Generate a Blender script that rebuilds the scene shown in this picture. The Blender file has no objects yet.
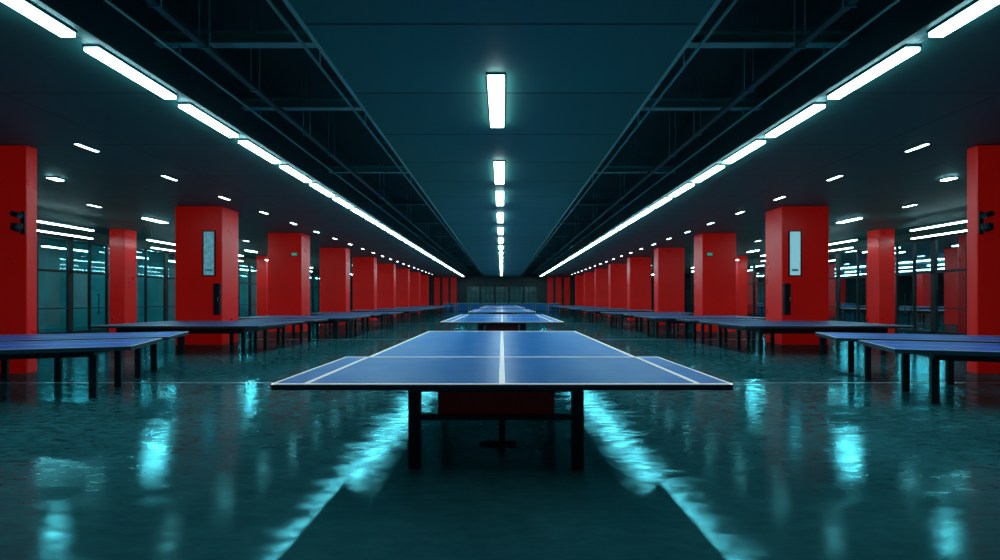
import bpy, bmesh, math
from mathutils import Vector, Matrix

SC = bpy.context.scene
SC.view_settings.view_transform = 'Standard'
COL = SC.collection
CAMH = 1.42
CZ = 4.4      # low ceiling
HZ = 5.7      # upper ceiling
YB, YF = -4.0, 66.0
WX = 18.0     # glazing line
OX = 22.0     # outer wall line

# ------------------------------------------------------------ materials
def mat(name, base, rough=0.5, metal=0.0, spec=0.5, emis=None, es=0.0, noise=None, rvar=None):
    m = bpy.data.materials.new(name); m.use_nodes = True
    nt = m.node_tree; p = nt.nodes['Principled BSDF']
    p.inputs['Base Color'].default_value = (*base, 1)
    p.inputs['Roughness'].default_value = rough
    p.inputs['Metallic'].default_value = metal
    p.inputs['Specular IOR Level'].default_value = spec
    if emis:
        p.inputs['Emission Color'].default_value = (*emis, 1)
        p.inputs['Emission Strength'].default_value = es
    tc = nt.nodes.new('ShaderNodeTexCoord')
    if noise:
        sc, amt = noise
        n = nt.nodes.new('ShaderNodeTexNoise'); n.inputs['Scale'].default_value = sc; n.inputs['Detail'].default_value = 5
        nt.links.new(tc.outputs['Object'], n.inputs['Vector'])
        r = nt.nodes.new('ShaderNodeValToRGB')
        r.color_ramp.elements[0].position = .3; r.color_ramp.elements[1].position = .7
        r.color_ramp.elements[0].color = (*[c*(1-amt) for c in base], 1)
        r.color_ramp.elements[1].color = (*[min(1, c*(1+amt)) for c in base], 1)
        nt.links.new(n.outputs['Fac'], r.inputs['Fac']); nt.links.new(r.outputs['Color'], p.inputs['Base Color'])
    if rvar:
        sc, lo, hi = rvar
        n = nt.nodes.new('ShaderNodeTexNoise'); n.inputs['Scale'].default_value = sc; n.inputs['Detail'].default_value = 6
        nt.links.new(tc.outputs['Object'], n.inputs['Vector'])
        mr = nt.nodes.new('ShaderNodeMapRange'); mr.inputs['From Min'].default_value = .3; mr.inputs['From Max'].default_value = .7
        mr.inputs['To Min'].default_value = lo; mr.inputs['To Max'].default_value = hi
        nt.links.new(n.outputs['Fac'], mr.inputs['Value']); nt.links.new(mr.outputs[0], p.inputs['Roughness'])
    return m

def tiled(name, c, seam, bw, rh, rough=.6, noise=.15, mortar=.012, off=0):
    m = mat(name, c, rough); nt = m.node_tree; p = nt.nodes['Principled BSDF']
    tc = nt.nodes.new('ShaderNodeTexCoord'); br = nt.nodes.new('ShaderNodeTexBrick')
    mp = nt.nodes.new('ShaderNodeMapping'); mp.inputs['Location'].default_value = (off, 0, 0)
    br.offset = 0; br.inputs['Scale'].default_value = 1
    br.inputs['Brick Width'].default_value = bw; br.inputs['Row Height'].default_value = rh
    br.inputs['Mortar Size'].default_value = mortar; br.inputs['Mortar'].default_value = (*seam, 1)
    br.inputs['Color1'].default_value = (*c, 1); br.inputs['Color2'].default_value = (*[x*(1-noise) for x in c], 1)
    nt.links.new(tc.outputs['Object'], mp.inputs['Vector']); nt.links.new(mp.outputs[0], br.inputs['Vector']); nt.links.new(br.outputs['Color'], p.inputs['Base Color'])
    return m

LC = (0.46, 0.90, 1.0)
def floor_material():
    m = bpy.data.materials.new('floor_polished_teal'); m.use_nodes = True
    nt = m.node_tree; nt.nodes.clear(); N = nt.nodes.new; Lk = nt.links.new
    out = N('ShaderNodeOutputMaterial'); mix = N('ShaderNodeMixShader'); dif = N('ShaderNodeBsdfDiffuse'); gl = N('ShaderNodeBsdfGlossy')
    gl.distribution = 'BECKMANN'
    fr = N('ShaderNodeFresnel'); fr.inputs['IOR'].default_value = 1.55
    gl.inputs['Color'].default_value = (.22, .82, .90, 1)
    tc = N('ShaderNodeTexCoord')
    n1 = N('ShaderNodeTexNoise'); n1.inputs['Scale'].default_value = .9; n1.inputs['Detail'].default_value = 8; n1.inputs['Roughness'].default_value = .65
    Lk(tc.outputs['Object'], n1.inputs['Vector'])
    cr = N('ShaderNodeValToRGB'); cr.color_ramp.elements[0].position = .3; cr.color_ramp.elements[1].position = .7
    cr.color_ramp.elements[0].color = (.026, .13, .15, 1); cr.color_ramp.elements[1].color = (.052, .22, .245, 1)
    Lk(n1.outputs['Fac'], cr.inputs['Fac']); Lk(cr.outputs['Color'], dif.inputs['Color'])
    mp = N('ShaderNodeMapping'); mp.inputs['Scale'].default_value = (5, 14, 1)
    n2 = N('ShaderNodeTexNoise'); n2.inputs['Scale'].default_value = 1; n2.inputs['Detail'].default_value = 7; n2.inputs['Roughness'].default_value = .7
    Lk(tc.outputs['Object'], mp.inputs['Vector']); Lk(mp.outputs[0], n2.inputs['Vector'])
    mp3 = N('ShaderNodeMapping'); mp3.inputs['Scale'].default_value = (1.6, 5.0, 1)
    n3 = N('ShaderNodeTexNoise'); n3.inputs['Scale'].default_value = 1; n3.inputs['Detail'].default_value = 5; n3.inputs['Roughness'].default_value = .6
    Lk(tc.outputs['Object'], mp3.inputs['Vector']); Lk(mp3.outputs[0], n3.inputs['Vector'])
    mr = N('ShaderNodeMapRange'); mr.inputs['From Min'].default_value = .35; mr.inputs['From Max'].default_value = .65
    mr.inputs['To Min'].default_value = .09; mr.inputs['To Max'].default_value = .19
    Lk(n3.outputs['Fac'], mr.inputs['Value']); Lk(mr.outputs[0], gl.inputs['Roughness'])
    b0 = N('ShaderNodeBump'); b0.inputs['Strength'].default_value = .045; b0.inputs['Distance'].default_value = .02
    Lk(n3.outputs['Fac'], b0.inputs['Height'])
    b = N('ShaderNodeBump'); b.inputs['Strength'].default_value = .08; b.inputs['Distance'].default_value = .006
    Lk(n2.outputs['Fac'], b.inputs['Height']); Lk(b0.outputs[0], b.inputs['Normal']); Lk(b.outputs[0], gl.inputs['Normal'])
    mr2 = N('ShaderNodeMapRange'); mr2.inputs['From Min'].default_value = .38; mr2.inputs['From Max'].default_value = .62
    mr2.inputs['To Min'].default_value = .25; mr2.inputs['To Max'].default_value = 1.7
    Lk(n2.outputs['Fac'], mr2.inputs['Value'])
    mu = N('ShaderNodeMath'); mu.operation = 'MULTIPLY'; mu.use_clamp = True
    Lk(fr.outputs[0], mu.inputs[0]); Lk(mr2.outputs[0], mu.inputs[1])
    Lk(mu.outputs[0], mix.inputs['Fac']); Lk(dif.outputs[0], mix.inputs[1]); Lk(gl.outputs[0], mix.inputs[2]); Lk(mix.outputs[0], out.inputs['Surface'])
    return m
M_floor = floor_material()

def glass_material():
    m = bpy.data.materials.new('window_clear_glass'); m.use_nodes = True
    nt = m.node_tree; nt.nodes.clear(); N = nt.nodes.new; Lk = nt.links.new
    out = N('ShaderNodeOutputMaterial'); mix = N('ShaderNodeMixShader'); tr = N('ShaderNodeBsdfTransparent'); gl = N('ShaderNodeBsdfGlossy')
    tr.inputs['Color'].default_value = (.5, .9, .95, 1)
    gl.inputs['Color'].default_value = (.6, .95, 1, 1)
    fr = N('ShaderNodeFresnel'); fr.inputs['IOR'].default_value = 1.8
    tc = N('ShaderNodeTexCoord'); nn = N('ShaderNodeTexNoise'); nn.inputs['Scale'].default_value = .6
    mr = N('ShaderNodeMapRange'); mr.inputs['To Min'].default_value = .01; mr.inputs['To Max'].default_value = .03
    Lk(tc.outputs['Object'], nn.inputs['Vector']); Lk(nn.outputs['Fac'], mr.inputs['Value']); Lk(mr.outputs[0], gl.inputs['Roughness'])
    Lk(fr.outputs[0], mix.inputs['Fac']); Lk(tr.outputs[0], mix.inputs[1]); Lk(gl.outputs[0], mix.inputs[2]); Lk(mix.outputs[0], out.inputs['Surface'])
    return m
M_glass = glass_material()
M_floorline = mat('floor_line_paint', (.3, .5, .52), .3)
M_panel = tiled('ceiling_panel_teal', (.03, .20, .175), (.006, .03, .026), 5.0, 1.8, off=2.5, mortar=.02)
M_soffit = tiled('soffit_dark_teal', (.014, .115, .11), (.004, .03, .028), 2.4, 2.4, mortar=.018)
M_upper = mat('upper_ceiling_dark', (.005, .026, .025), .8, noise=(.5, .3))
M_fascia = mat('fascia_dark', (.016, .075, .07), .5, noise=(1, .2))
M_trimlight = mat('trim_light', (.3, .55, .5), .35, .3, noise=(1, .2))
M_wall = mat('wall_dark_teal', (.04, .25, .26), .6, noise=(.6, .3))
M_red = mat('pillar_red_paint_glow', (.95, .010, .006), .34, noise=(.7, .14), rvar=(2, .26, .4), emis=(1, .008, .004), es=.09)  # red paint; faint emission stands in for red light the cyan lamps lack
M_reddark = mat('wall_red_paint_glow', (.7, .008, .006), .5, noise=(.7, .15), emis=(1, .012, .008), es=.07)  # red paint with a faint self-glow in place of light reaching it
M_frame = mat('frame_black_metal', (.010, .015, .017), .35, .6, noise=(3, .2))
M_winframe = mat('window_frame_metal', (.02, .035, .04), .35, .5, noise=(3, .2))
M_blue = mat('tabletop_blue', (.0, .28, .88), .36, spec=.16, noise=(1.2, .05), rvar=(3, .32, .4))
M_bluemid = mat('tabletop_mid_blue', (.01, .16, .68), .45, spec=.15, noise=(1.2, .1), rvar=(3, .4, .5))
M_bluedk = mat('tabletop_deep_blue', (.006, .12, .34), .45, spec=.2, noise=(1.2, .1), rvar=(3, .4, .5))
M_white = mat('line_white_glow', (1.0, .98, .97), .5, spec=.2, noise=(4, .02), emis=(.9, 1, 1), es=.4)  # white paint; emission lifts the lines beyond what the lamps give
M_thin = mat('edge_line_pale', (.8, .85, .86), .5, spec=.2, noise=(4, .02))
M_edge = mat('tabletop_edge', (.02, .05, .08), .35, noise=(4, .1))
M_under = mat('tabletop_underside_brightened', (.4, .85, .87), .6, noise=(3, .1))  # made pale to lighten the table's dark reflection in the floor
M_leg = mat('leg_black_metal', (.012, .020, .026), .38, .3, noise=(5, .2))
M_maroon = mat('apron_maroon_glow', (.14, .006, .008), .5, noise=(3, .2), emis=(1, .03, .04), es=.004)  # maroon with a trace of emission, since table shade leaves it unlit
M_lamp = mat('lamp_glow', (.8, .95, 1), .4, emis=LC, es=28)
M_lampc = mat('lamp_glow_center', (.8, .95, 1), .4, emis=(.65, .95, 1), es=14)
M_lampsmall = mat('lamp_glow_small', (.8, .95, 1), .4, emis=(.6, .95, 1), es=16)
M_lampside = mat('lamp_glow_side', (.8, .95, 1), .4, emis=(.4, .9, 1), es=80)
M_lampback = mat('lamp_glow_corridor', (.8, .95, 1), .4, emis=(.4, .92, 1), es=30)
M_house = mat('lamp_housing', (.05, .09, .1), .4, .5, noise=(3, .1))
M_pipe = mat('pipe_metal', (.22, .44, .41), .4, .3, noise=(2, .2))
M_rod = mat('rod_metal', (.25, .45, .42), .4, .2, noise=(2, .2))
M_duct = mat('duct_metal', (.05, .15, .14), .5, .2, noise=(2, .2))
M_poster = mat('poster_print', (.35, .75, .85), .3, emis=(.35, .8, .92), es=.5, noise=(5, .3))
M_posterdk = mat('poster_print_dim', (.2, .5, .6), .3, emis=(.25, .7, .82), es=.25, noise=(7, .6))
M_posterfig = mat('poster_figure', (.15, .45, .52), .4, noise=(6, .3))
M_lens = mat('lens_black', (.005, .005, .008), .08)
M_signg = mat('sign_green', (.05, .5, .3), .4, emis=(.1, .9, .55), es=.2, noise=(5, .1))
M_far = mat('far_wall_dark', (.008, .035, .038), .4, noise=(3, .3))
M_farglass = mat('far_window_pane', (.02, .09, .1), .15, noise=(.8, .6), emis=(.1, .5, .55), es=.03)

# ------------------------------------------------------------ mesh helper
class B:
    def __init__(s): s.bm = bmesh.new()
    def box(s, x0, x1, y0, y1, z0, z1, mi=0):
        if x0 > x1: x0, x1 = x1, x0
        if y0 > y1: y0, y1 = y1, y0
        v = [s.bm.verts.new(c) for c in ((x0,y0,z0),(x1,y0,z0),(x1,y1,z0),(x0,y1,z0),(x0,y0,z1),(x1,y0,z1),(x1,y1,z1),(x0,y1,z1))]
        for f in ((0,3,2,1),(4,5,6,7),(0,1,5,4),(1,2,6,5),(2,3,7,6),(3,0,4,7)):
            fc = s.bm.faces.new([v[i] for i in f]); fc.material_index = mi
        return s
    def quad(s, pts, mi=0):
        f = s.bm.faces.new([s.bm.verts.new(p) for p in pts]); f.material_index = mi; return s
    def cyl(s, p0, p1, r, mi=0, seg=12, r2=None):
        p0 = Vector(p0); p1 = Vector(p1); d = p1-p0
        M = Matrix.Translation((p0+p1)/2) @ d.to_track_quat('Z', 'Y').to_matrix().to_4x4()
        g = bmesh.ops.create_cone(s.bm, cap_ends=True, segments=seg, radius1=r, radius2=r if r2 is None else r2, depth=d.length, matrix=M)
        for v in g['verts']:
            for f in v.link_faces: f.material_index = mi; f.smooth = len(f.verts) == 4
        return s
    def sph(s, c, r, mi=0):
        g = bmesh.ops.create_uvsphere(s.bm, u_segments=16, v_segments=10, radius=r, matrix=Matrix.Translation(c))
        for v in g['verts']:
            for f in v.link_faces: f.material_index = mi; f.smooth = True
        return s
    def obj(s, name, mats, parent=None, loc=(0,0,0), bevel=0):
        me = bpy.data.meshes.new(name); s.bm.to_mesh(me); s.bm.free()
        for m in mats: me.materials.append(m)
        o = bpy.data.objects.new(name, me); COL.objects.link(o); o.location = loc
        if parent: o.parent = parent
        if bevel:
            md = o.modifiers.new('bevel', 'BEVEL'); md.width = bevel; md.segments = 2
        return o

def root(name, loc, label, cat, group=None, rz=0):
    e = bpy.data.objects.new(name, None); COL.objects.link(e); e.location = loc; e.rotation_euler = (0, 0, rz)
    e.empty_display_size = .2
    tag(e, label, cat, group); return e
def tag(o, label, cat, group=None):
    o['label'] = label; o['category'] = cat
    if group: o['group'] = group
def struct(o): o['kind'] = 'structure'; return o
def dup(r, loc, rz=0, label=None):
    n = r.copy(); COL.objects.link(n); n.location = loc; n.rotation_euler = (0, 0, rz)
    if label: n['label'] = label
    for c in r.children:
        k = c.copy(); COL.objects.link(k); k.parent = n; k.matrix_parent_inverse = c.matrix_parent_inverse.copy()
        for c2 in c.children:
            k2 = c2.copy(); COL.objects.link(k2); k2.parent = k
    return n

# ------------------------------------------------------------ room shell
b = B().box(-OX-.3, OX+.3, YB, YF, -.2, 0)
for yy in (8.55, 18.0, 30.0):
    b.box(-16, -2.6, yy, yy+.05, 0, .0015, 1); b.box(2.6, 16, yy, yy+.05, 0, .0015, 1)
struct(b.obj('floor', [M_floor, M_floorline]))

struct(B().box(-OX-.3, -4.62, YB, YF, CZ, CZ+.15).obj('ceiling', [M_soffit]))
struct(B().box(4.62, OX+.3, YB, YF, CZ, CZ+.15).obj('ceiling.001', [M_soffit]))
struct(B().box(-2.13, 2.13, YB, YF, CZ, CZ+.12).obj('ceiling.002', [M_panel]))
struct(B().box(-OX-.3, OX+.3, YB, YF, HZ, HZ+.15).obj('ceiling.003', [M_upper]))
n = 1
for s in (-1, 1):
    struct(B().box(s*4.56, s*4.62, YB, YF, CZ-.03, HZ).obj('trim_%d' % n, [M_fascia])); n += 1
    struct(B().box(s*2.13, s*2.17, YB, YF, CZ-.02, CZ+.2).obj('trim_%d' % n, [M_trimlight])); n += 1
struct(B().box(-OX-.5, -OX-.3, YB, YF, 0, HZ).obj('wall_left', [M_wall]))
struct(B().box(OX+.3, OX+.5, YB, YF, 0, HZ).obj('wall_right', [M_wall]))
struct(B().box(-OX-.5, OX+.5, YB-.2, YB, 0, HZ).obj('wall_front', [M_wall]))
struct(B().box(-OX-.5, OX+.5, YF, YF+.2, 0, HZ).obj('wall_back', [M_far]))
for s in (-1, 1):
    for x0 in (6.0, 7.1, 8.2):
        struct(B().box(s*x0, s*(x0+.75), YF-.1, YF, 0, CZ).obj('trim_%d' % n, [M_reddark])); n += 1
w = 1
for i in range(5):
    x = -3.8+i*1.9
    b = B().box(x-.85, x+.85, YF-.03, YF, .9, 3.2, 1)
    for xx in (x-.88, x-.3, x+.3, x+.82): b.box(xx, xx+.06, YF-.08, YF, .85, 3.25)
    b.box(x-.88, x+.88, YF-.08, YF, .85, .92); b.box(x-.88, x+.88, YF-.08, YF, 2.3, 2.36); b.box(x-.88, x+.88, YF-.08, YF, 3.18, 3.25)
    struct(b.obj('window_%d' % w, [M_frame, M_farglass])); w += 1
def glazing(s, y0, L, name, door=False):
    b = B(); xi = s*(WX+.2); xo = s*(WX+.1); xm = s*(WX+.15)
    b.quad([(xm, y0, .1), (xm, y0+L, .1), (xm, y0+L, 4.05), (xm, y0, 4.05)], 1)
    k = 3 if door else 2
    for i in range(k+1):
        yy = y0 + i*(L-.12)/k
        wd = .12 if i in (0, k) else .08
        b.box(xi, xo, yy, yy+wd, 0, 4.1)
    for z0, z1 in ((0, .12), (1.05, 1.1), (2.55, 2.65), (3.95, 4.1)):
        b.box(xi, xo, y0, y0+L, z0, z1)
    if door:
        b.cyl((s*(WX+.02), y0+L*.45, .8), (s*(WX+.02), y0+L*.45, 1.7), .02)
        for z in (.85, 1.65): b.cyl((s*(WX+.02), y0+L*.45, z), (s*(WX+.12), y0+L*.45, z), .012)
    struct(b.obj(name, [M_winframe, M_glass]))
dn = 1
for s in (-1, 1):
    y = 6.0
    i = 0
    while y < 65:
        if i in (5, 12): glazing(s, y, 3.0, 'door_%d' % dn, True); dn += 1
        else: glazing(s, y, 3.0, 'window_%d' % w); w += 1
        y += 3.0; i += 1
for i, s in enumerate((-1, 1)):
    struct(B().box(s*(WX+.2), s*(WX+.1), YB, YF, 4.1, CZ).obj('trim_%d' % n, [M_fascia])); n += 1
    struct(B().box(s*(WX+.2), s*(WX+.1), YB, 6.0, 0, 4.1).obj('trim_%d' % n, [M_wall])); n += 1

# ------------------------------------------------------------ pillars
def pillar(x0, x1, y0, y1, group='red pillars'):
    cx, cy = (x0+x1)/2, (y0+y1)/2; hx, hy = abs(x1-x0)/2, (y1-y0)/2
    b = B().box(-hx, hx, -hy, hy, 0, CZ)
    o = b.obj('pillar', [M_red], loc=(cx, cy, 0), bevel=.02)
    tag(o, 'tall square pillar painted glossy red from floor to ceiling', 'pillar', group); return o
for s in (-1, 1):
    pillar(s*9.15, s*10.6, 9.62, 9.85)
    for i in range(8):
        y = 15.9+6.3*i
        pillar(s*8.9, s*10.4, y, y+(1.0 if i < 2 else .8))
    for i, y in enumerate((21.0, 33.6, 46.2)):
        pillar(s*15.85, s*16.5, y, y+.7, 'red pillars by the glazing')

# wall fittings on the pillars
for s in (-1, 1):
    r = root('wall_poster', (s*9.3, 15.9, 2.9), 'tall narrow dim blue picture in black frame' if s < 0 else 'tall narrow glowing pale blue poster in black frame', 'poster', 'pillar posters')
    hw, hh = .2, .72
    b = B()
    b.box(-hw, hw, -.05, 0, hh-.03, hh); b.box(-hw, hw, -.05, 0, -hh, -hh+.03)
    b.box(-hw, -hw+.03, -.05, 0, -hh, hh); b.box(hw-.03, hw, -.05, 0, -hh, hh)
    b.obj('frame', [M_frame], r)
    b = B().box(-hw+.03, hw-.03, -.03, -.005, -hh+.03, hh-.03, 0)
    b.box(-.1, .1, -.034, -.03, -.56, -.5, 1)
    b.obj('print', [M_posterdk if s < 0 else M_poster, M_posterfig], r)
    r = root('wall_cabinet', (s*9.02, 15.9, 1.45), 'narrow black wall box mounted on red pillar', 'box', 'pillar wall boxes')
    B().box(-.1, .1, -.12, 0, -.5, .5).obj('body', [M_frame], r, bevel=.01)
    d = B().box(-.085, .085, -.135, -.12, -.47, .47).obj('door', [M_leg], r)
    B().cyl((.06, -.15, -.06), (.06, -.15, .06), .008).box(.055, .065, -.15, -.135, -.05, -.04).box(.055, .065, -.15, -.135, .04, .05).obj('handle', [M_pipe], d)
    r = root('exit_sign', (s*9.2, 22.2, 3.45), 'small glowing green sign box on red pillar', 'sign', 'small pillar signs')
    B().box(-.14, .14, -.05, 0, -.08, .08).obj('housing', [M_frame], r, bevel=.01)
    B().box(-.12, .12, -.056, -.05, -.06, .06).obj('face', [M_signg], r)
    r = root('security_camera', (s*9.2, 9.62, 2.9), 'black twin-head security camera bracketed on red pillar', 'security camera', 'security cameras')
    B().box(-.04, .04, -.03, 0, -.22, .22).obj('backplate', [M_frame], r, bevel=.008)
    B().cyl((0, -.03, .12), (-s*.02, -.14, .12), .022).obj('bracket', [M_frame], r)
    B().cyl((0, -.03, -.1), (-s*.02, -.14, -.1), .02).obj('bracket', [M_frame], r)
    h = B().cyl((s*.06, -.17, .16), (-s*.1, -.19, .11), .055, seg=20).obj('camera_head', [M_leg], r, bevel=.01)
    B().cyl((-s*.095, -.19, .112), (-s*.115, -.192, .105), .06, seg=20).obj('lens', [M_lens], h)
    h = B().sph((-s*.03, -.17, -.11), .085).cyl((-s*.03, -.17, -.1), (-s*.03, -.17, -.03), .088, seg=20).obj('camera_head', [M_leg], r)
    B().cyl((-s*.03, -.265, -.13), (-s*.03, -.24, -.125), .04, seg=20).obj('lens', [M_lens], h)

# ------------------------------------------------------------ tables
TH = .76
def legpart(r, x, y, w=.1, z1=.70):
    b = B().box(-w/2, w/2, -.045, .045, .0, z1)
    return b.obj('leg', [M_leg], r, (x, y, 0), bevel=.006)
def center_table(loc, L, wide, stepL=None, narrow=None, label='', sh=0.0):
    r = root('table_tennis_table', loc, label, 'table tennis table', 'table tennis tables down the middle')
    hw = wide
    b = B()
    t0, t1 = TH-.05, TH
    if stepL:
        b.box(-hw, hw, 0, stepL, t0, t1-.004, 1); b.box(-narrow, narrow, stepL, L, t0, t1-.004, 1)
        b.box(-hw+.02, hw-.02, .02, stepL-.02, t0-.004, t0, 3); b.box(-narrow+.02, narrow-.02, stepL, L-.02, t0-.004, t0, 3)
        b.box(-hw+.015, hw-.015, .015, stepL-.008, t1-.004, t1, 0); b.box(-narrow, narrow, stepL+.008, L-.02, t1-.004, t1, 0)
        b.box(-hw+.0, hw, 0, .022, t1-.009, t1+.0015, 2)
        for s in (-1, 1):
            b.box(s*(narrow-.017), s*(narrow+.017), .018, stepL, t1-.003, t1+.0015, 2)
            b.box(s*(narrow-.04), s*(narrow), stepL, L, t1-.003, t1+.0015, 2)
            b.box(s*hw, s*(hw-.02), 0, stepL, t1-.004, t1+.0012, 2)
        b.box(-hw, hw, stepL-.02, stepL+.02, t1-.003, t1+.0016, 2)
    else:
        b.box(-hw, hw, 0, L, t0, t1-.004, 1); b.box(-hw+.02, hw-.02, .02, L-.02, t1-.004, t1, 0)
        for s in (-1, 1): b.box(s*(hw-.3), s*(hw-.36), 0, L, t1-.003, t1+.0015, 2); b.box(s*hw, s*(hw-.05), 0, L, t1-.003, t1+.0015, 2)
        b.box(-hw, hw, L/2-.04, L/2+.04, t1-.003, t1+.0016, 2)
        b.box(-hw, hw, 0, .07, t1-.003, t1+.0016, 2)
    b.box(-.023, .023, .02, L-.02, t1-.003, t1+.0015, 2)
    b.box(-(narrow or hw), (narrow or hw), L-.08, L, t1-.003, t1+.0016, 2)
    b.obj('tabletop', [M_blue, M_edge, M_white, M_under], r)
    b = B().box(sh-.65, sh+.65, .26, .34, .41, .45).box(sh-.65, sh+.65, .26, .34, .65, .706)
    for s in (-1, 1): b.box(sh+s*.66, sh+s*.71, .37, L-.65, .62, .706)
    b.box(sh-.65, sh+.65, L-.6, L-.52, .42, .706)
    b.obj('frame', [M_leg], r, bevel=.004)
    B().box(sh-.5, sh+.5, .36, 1.4, .43, .704).obj('storage_box', [M_maroon], r, bevel=.01)
    for s in (-1, 1):
        legpart(r, sh+s*.69, .32, .1, .705); legpart(r, sh+s*.69, L-.6, .1, .705)
        legpart(r, sh+s*.69, 2.6, .09, .705)
    B().box(-.03, .03, .97, 1.03, .02, .44).box(-.22, .14, .96, 1.04, 0, .035).box(-.03, .03, .8, 1.2, 0, .03).obj('center_support', [M_leg], r, bevel=.004)
    return r
center_table((0, 3.93, 0), 6.67, 1.815, 1.86, 1.55, 'large blue table tennis table with white lines and black steel legs', -.05)
ct = center_table((0, 15, 0), 8.0, 1.86, None, None, 'blue table tennis table with white lines on black frame')
for y in (27.5, 40.0, 51.0): dup(ct, (0, y, 0))

def side_table(w, d, legs, label, mt, heavy=False):
    r = root('table_tennis_table', (0, 0, 0), label, 'table tennis table', 'table tennis tables along the sides')
    hw, hd = w/2, d/2
    b = B().box(-hw, hw, -hd, hd, TH-.06, TH-.004, 1).box(-hw+.02, hw-.02, -hd+.02, hd-.02, TH-.004, TH, 0)
    for s in (-1, 1):
        b.box(s*hw, s*(hw-.03), -hd, hd, TH-.003, TH+.0015, 2); b.box(-hw, hw, s*hd, s*(hd-.03), TH-.003, TH+.0016, 2)
    b.box(-hw, hw, -.012, .012, TH-.003, TH+.0015, 2)
    b.obj('tabletop', [mt, M_edge, M_thin], r)
    b = B()
    z0 = .54 if heavy else .6
    for s in (-1, 1):
        b.box(s*(hw-.5), s*(hw-.58), -hd+.2, hd-.2, z0+.03, .70)
        b.box(-hw+.5, hw-.5, s*(hd-.27), s*(hd-.33), z0, .70)
    b.obj('frame', [M_leg], r, bevel=.004)
    for sx, sy in legs:
        legpart(r, sx*(hw-.54), sy*(hd-.3), .09, .70)
    return r
L6 = [(sx, sy) for sx in (-1, 1) for sy in (-1, 0, 1)] + [(0, -1), (0, 1)]
L4 = [(sx, sy) for sx in (-1, 1) for sy in (-1, 1)] + [(0, -1)]
big = side_table(4.3, 3.0, L6, 'dark blue table tennis table with thin white edge lines', M_bluedk, True)
half = side_table(3.4, 1.6, L4, 'blue half-length table tennis table set at an angle', M_bluemid)
small = side_table(2.6, 1.3, L4, 'narrow dark blue table beside red pillar', M_bluedk)
ang = math.atan2(.357, .934)
used = set()
def place(t, x, y, rz=0):
    if t.name not in used:
        used.add(t.name); t.location = (x, y, 0); t.rotation_euler = (0, 0, rz); return t
    return dup(t, (x, y, 0), rz)
for s in (-1, 1):
    u = Vector((s*.934, -.357)); v = Vector((s*.357, .934))
    rz = ang if s < 0 else -ang
    for cx, cy in (((5.3, 7.15), (6.0, 9.0)) if s < 0 else ((5.3, 6.75), (5.85, 8.75))):
        c = Vector((s*cx, cy)) + u*1.7 + v*.8
        place(half, c.x, c.y, rz)
    place(big, s*8.35, 14.25)
    for i, (xi, y) in enumerate(((5.6, 19.8), (5.4, 26.0), (5.3, 32.3), (5.3, 38.6), (5.3, 44.9), (5.3, 51.2), (5.3, 57.5))):
        place(big, s*(xi+2.15), y)
    for xi, y in ((6.1, 16.9), (5.7, 22.9)):
        place(small, s*(xi+1.3), y)

# ------------------------------------------------------------ lamps
def strip_lamp(name, wd, L, mt, z, label, group, drop=.05):
    r = root(name, (0, 0, z), label, 'ceiling light', group)
    B().box(-wd/2-.015, wd/2+.015, -L/2, L/2, -.03, 0.02).obj('housing', [M_house], r)
    B().box(-wd/2, wd/2, -L/2+.01, L/2-.01, -drop, -.028).obj('diffuser', [mt], r)
    return r
sl = strip_lamp('strip_light', .16, 1.42, M_lamp, CZ, 'long glowing cyan-white strip light fixed to dark ceiling', 'continuous ceiling strip lights', .07)
first = True
y = 3.12
while y < 62:
    for s in (-1, 1):
        if first: sl.location = (s*4.8, y, CZ); first = False
        else: dup(sl, (s*4.8, y, CZ))
    y += 1.71
cl = strip_lamp('ceiling_panel_light', .22, 1.9, M_lampc, CZ, 'rectangular glowing white light on teal ceiling panel', 'center ceiling lights', .07)
ys = [7.5, 11.6, 14.5]
while ys[-1] < 58: ys.append(ys[-1]+3.4)
for i, y in enumerate(ys):
    if i == 0: cl.location = (-.08, y, CZ)
    else: dup(cl, (-.06, y, CZ))
dl = strip_lamp('recessed_light', .075, .5, M_lampsmall, CZ, 'short glowing white light set in dark side ceiling', 'short side ceiling lights', .035)
first = True
for s in (-1, 1):
    y = 9.7
    while y < 60:
        if first: dl.location = (s*8.05, y, CZ); first = False
        else: dup(dl, (s*8.05, y, CZ))
        y += 2.4
    for y in (15.7, 21, 25, 31.5, 37, 43, 49): dup(dl, (s*12.8, y, CZ))
fl = strip_lamp('ceiling_light', .22, 1.1, M_lampside, CZ, 'bright cyan tube light on ceiling beside glazing', 'ceiling lights by the glazing', .04)
pool_lamp = strip_lamp('ceiling_light', .16, .3, M_lampside, CZ, 'small bright cyan light added for its floor reflection', 'lights added for floor pools', .04)  # lamp added for the bright pool it makes in the near floor corner
first = True
for s in (-1, 1):
    for x, y in ((12.9, 18.6), (15.2, 30.3), (12.9, 40)):
        if first: fl.location = (s*x, y, CZ); pool_lamp.location = (s*10.9, 12.2, CZ); first = False
        else: dup(fl, (s*x, y, CZ))
    if s > 0: dup(pool_lamp, (s*10.9, 12.2, CZ))
r0 = root('hanging_tube_light', (-15, 17.1, CZ), 'slim glowing tube light hung on thin rods', 'ceiling light', 'hanging tube lights')
B().box(-.05, .05, -1.25, 1.25, -.42, -.36).obj('housing', [M_house], r0)
B().box(-.04, .04, -1.23, 1.23, -.46, -.42).obj('diffuser', [M_lampsmall], r0)
for yy in (-1, 1): B().cyl((0, yy, -.36), (0, yy, 0.01), .008, seg=6).obj('hanger_rod', [M_pipe], r0)
r1 = root('hanging_tube_light', (-20, 15, CZ), 'slim cyan tube light hung in glazed corridor', 'ceiling light', 'corridor tube lights')
B().box(-.06, .06, -1.25, 1.25, -.62, -.56).obj('housing', [M_house], r1)
B().box(-.05, .05, -1.23, 1.23, -.66, -.62).obj('diffuser', [M_lampback], r1)
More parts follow.
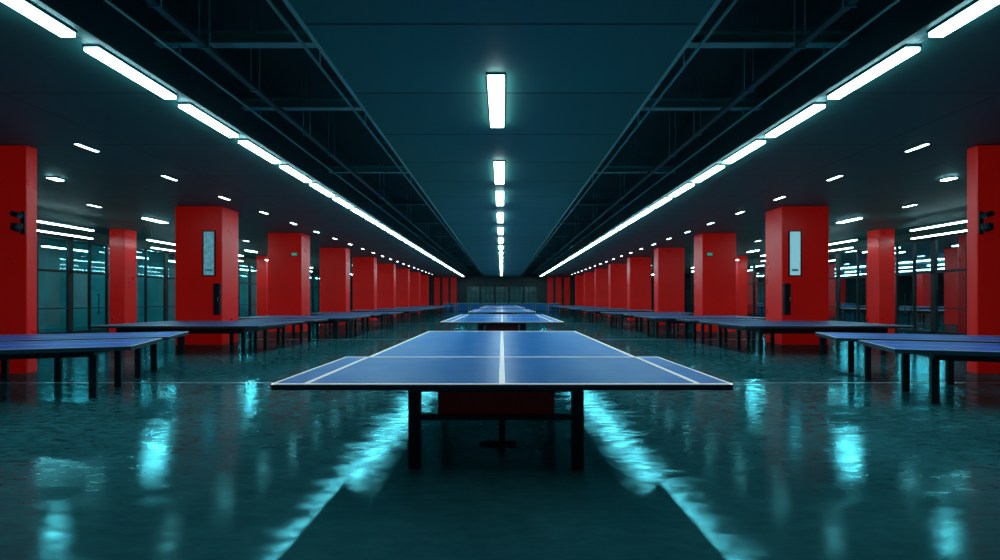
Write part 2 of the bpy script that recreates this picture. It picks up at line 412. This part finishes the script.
for yy in (-1, 1): B().cyl((0, yy, -.56), (0, yy, 0.01), .008, seg=6).obj('hanger_rod', [M_pipe], r1)
for s in (-1, 1):
    for x, y in ((15, 17.1), (15, 22.4), (15, 27.7), (15, 33), (15, 38.3), (15, 43.6), (15, 49), (17, 19.5), (17, 25.5), (17, 31.5), (17, 37.5), (17, 43.5)):
        if s == -1 and y == 17.1: continue
        dup(r0, (s*x, y, CZ))
    for y in range(15, 60, 4):
        if s == -1 and y == 15: continue
        dup(r1, (s*20, y, CZ))

# ------------------------------------------------------------ services in open ceiling
BY = (2.3, 4.6, 6.6, 8.8, 13.2, 17.6, 22, 26.4, 30.8, 35.2, 39.6, 44, 48.4, 52.8, 57.2, 61.6)
for s in (-1, 1):
    for px, pz in ((2.4, .10), (4.25, .24)):
        r = root('ceiling_pipe', (s*px, 0, CZ+pz), 'long thin metal pipe under open dark ceiling', 'pipe', 'ceiling pipes')
        B().cyl((0, YB+.01, 0), (0, YF-.01, 0), .02).obj('pipe_run', [M_pipe], r)
        for y in BY: B().cyl((0, y, .01), (0, y, .385-pz), .01, seg=6).obj('hanger_rod', [M_rod], r)
    r = root('air_duct', (s*2.95, 0, 5.35), 'long rectangular dark metal air duct', 'duct', 'air ducts')
    b = B().box(-.2, .2, YB+.01, YF-.01, -.12, .12)
    for y in range(2, 64, 4): b.box(-.21, .21, y, y+.03, -.13, .13)
    b.obj('duct_body', [M_upper], r)
    for y in range(4, 64, 8): B().cyl((-.24, y, -.14), (-.24, y, HZ-5.34), .012, seg=6).cyl((.24, y, -.14), (.24, y, HZ-5.34), .012, seg=6).cyl((-.24, y, -.15), (.24, y, -.15), .015, seg=6).obj('hanger', [M_duct], r)
    r = root('cable_tray', (s*3.75, 0, CZ+.2), 'long narrow metal cable tray on hanger rods', 'cable tray', 'cable trays')
    b = B().box(-.05, .05, YB+.01, YF-.01, 0, .012).box(-.05, -.043, YB+.01, YF-.01, 0, .05).box(.043, .05, YB+.01, YF-.01, 0, .05)
    b.obj('tray_channel', [M_duct], r)
    B().cyl((-.02, YB+.02, .03), (-.02, YF-.02, .03), .015, seg=8).cyl((.02, YB+.02, .032), (.02, YF-.02, .032), .016, seg=8).obj('cable', [M_leg], r)
    for y in (3.5, 4.3, 5.2, 6.1, 7.4, 9.4, 10.8, 15.4, 20, 25, 30, 36, 42, 48, 54, 60): B().cyl((-.065, y+.2, -.01), (-.065, y+.2, HZ-CZ-.19), .009, seg=6).cyl((.065, y+.2, -.01), (.065, y+.2, HZ-CZ-.19), .009, seg=6).cyl((-.08, y+.2, -.01), (.08, y+.2, -.01), .01, seg=6).obj('hanger', [M_rod], r)
    for y in BY:
        b = B().box(-1.19, 1.19, -.07, .07, -.02, 0).box(-1.19, 1.19, -.012, .012, 0, .12).box(-1.19, 1.19, -.07, .07, .12, .14)
        o = b.obj('ceiling_beam', [M_pipe if y in (6.6, 8.8, 13.2) else M_duct], loc=(s*3.365, y, 4.80)); tag(o, 'dark steel cross beam in open ceiling', 'beam', 'steel ceiling beams')

# ------------------------------------------------------------ far barriers
r0 = None
for i in range(9):
    x = -6.4+i*1.6
    if r0 is None:
        r0 = root('court_barrier', (x, 61.5, 0), 'low dark folding court barrier panel', 'barrier', 'court barriers')
        B().box(-.7, .7, -.01, .01, .08, .95).obj('panel', [M_bluedk], r0)
        b = B()
        for xx in (-.7, .7): b.box(xx-.02, xx+.02, -.015, .015, 0, 1.05).box(xx-.015, xx+.015, -.15, .15, 0, .03)
        b.box(-.7, .7, -.015, .015, 1.0, 1.05)
        b.obj('frame', [M_pipe], r0)
    else: dup(r0, (x, 61.5, 0))

# ------------------------------------------------------------ world, camera
wd = bpy.data.worlds.new('World'); SC.world = wd; wd.use_nodes = True
wd.node_tree.nodes['Background'].inputs[0].default_value = (.02, .06, .07, 1)
wd.node_tree.nodes['Background'].inputs[1].default_value = .2
cam = bpy.data.cameras.new('camera'); co = bpy.data.objects.new('camera', cam); COL.objects.link(co)
co.location = (0, 0, CAMH); co.rotation_euler = (math.pi/2, 0, 0)
cam.sensor_width = 36; cam.lens = 18; cam.shift_x = -.002; cam.shift_y = .02; cam.clip_end = 300
SC.camera = co
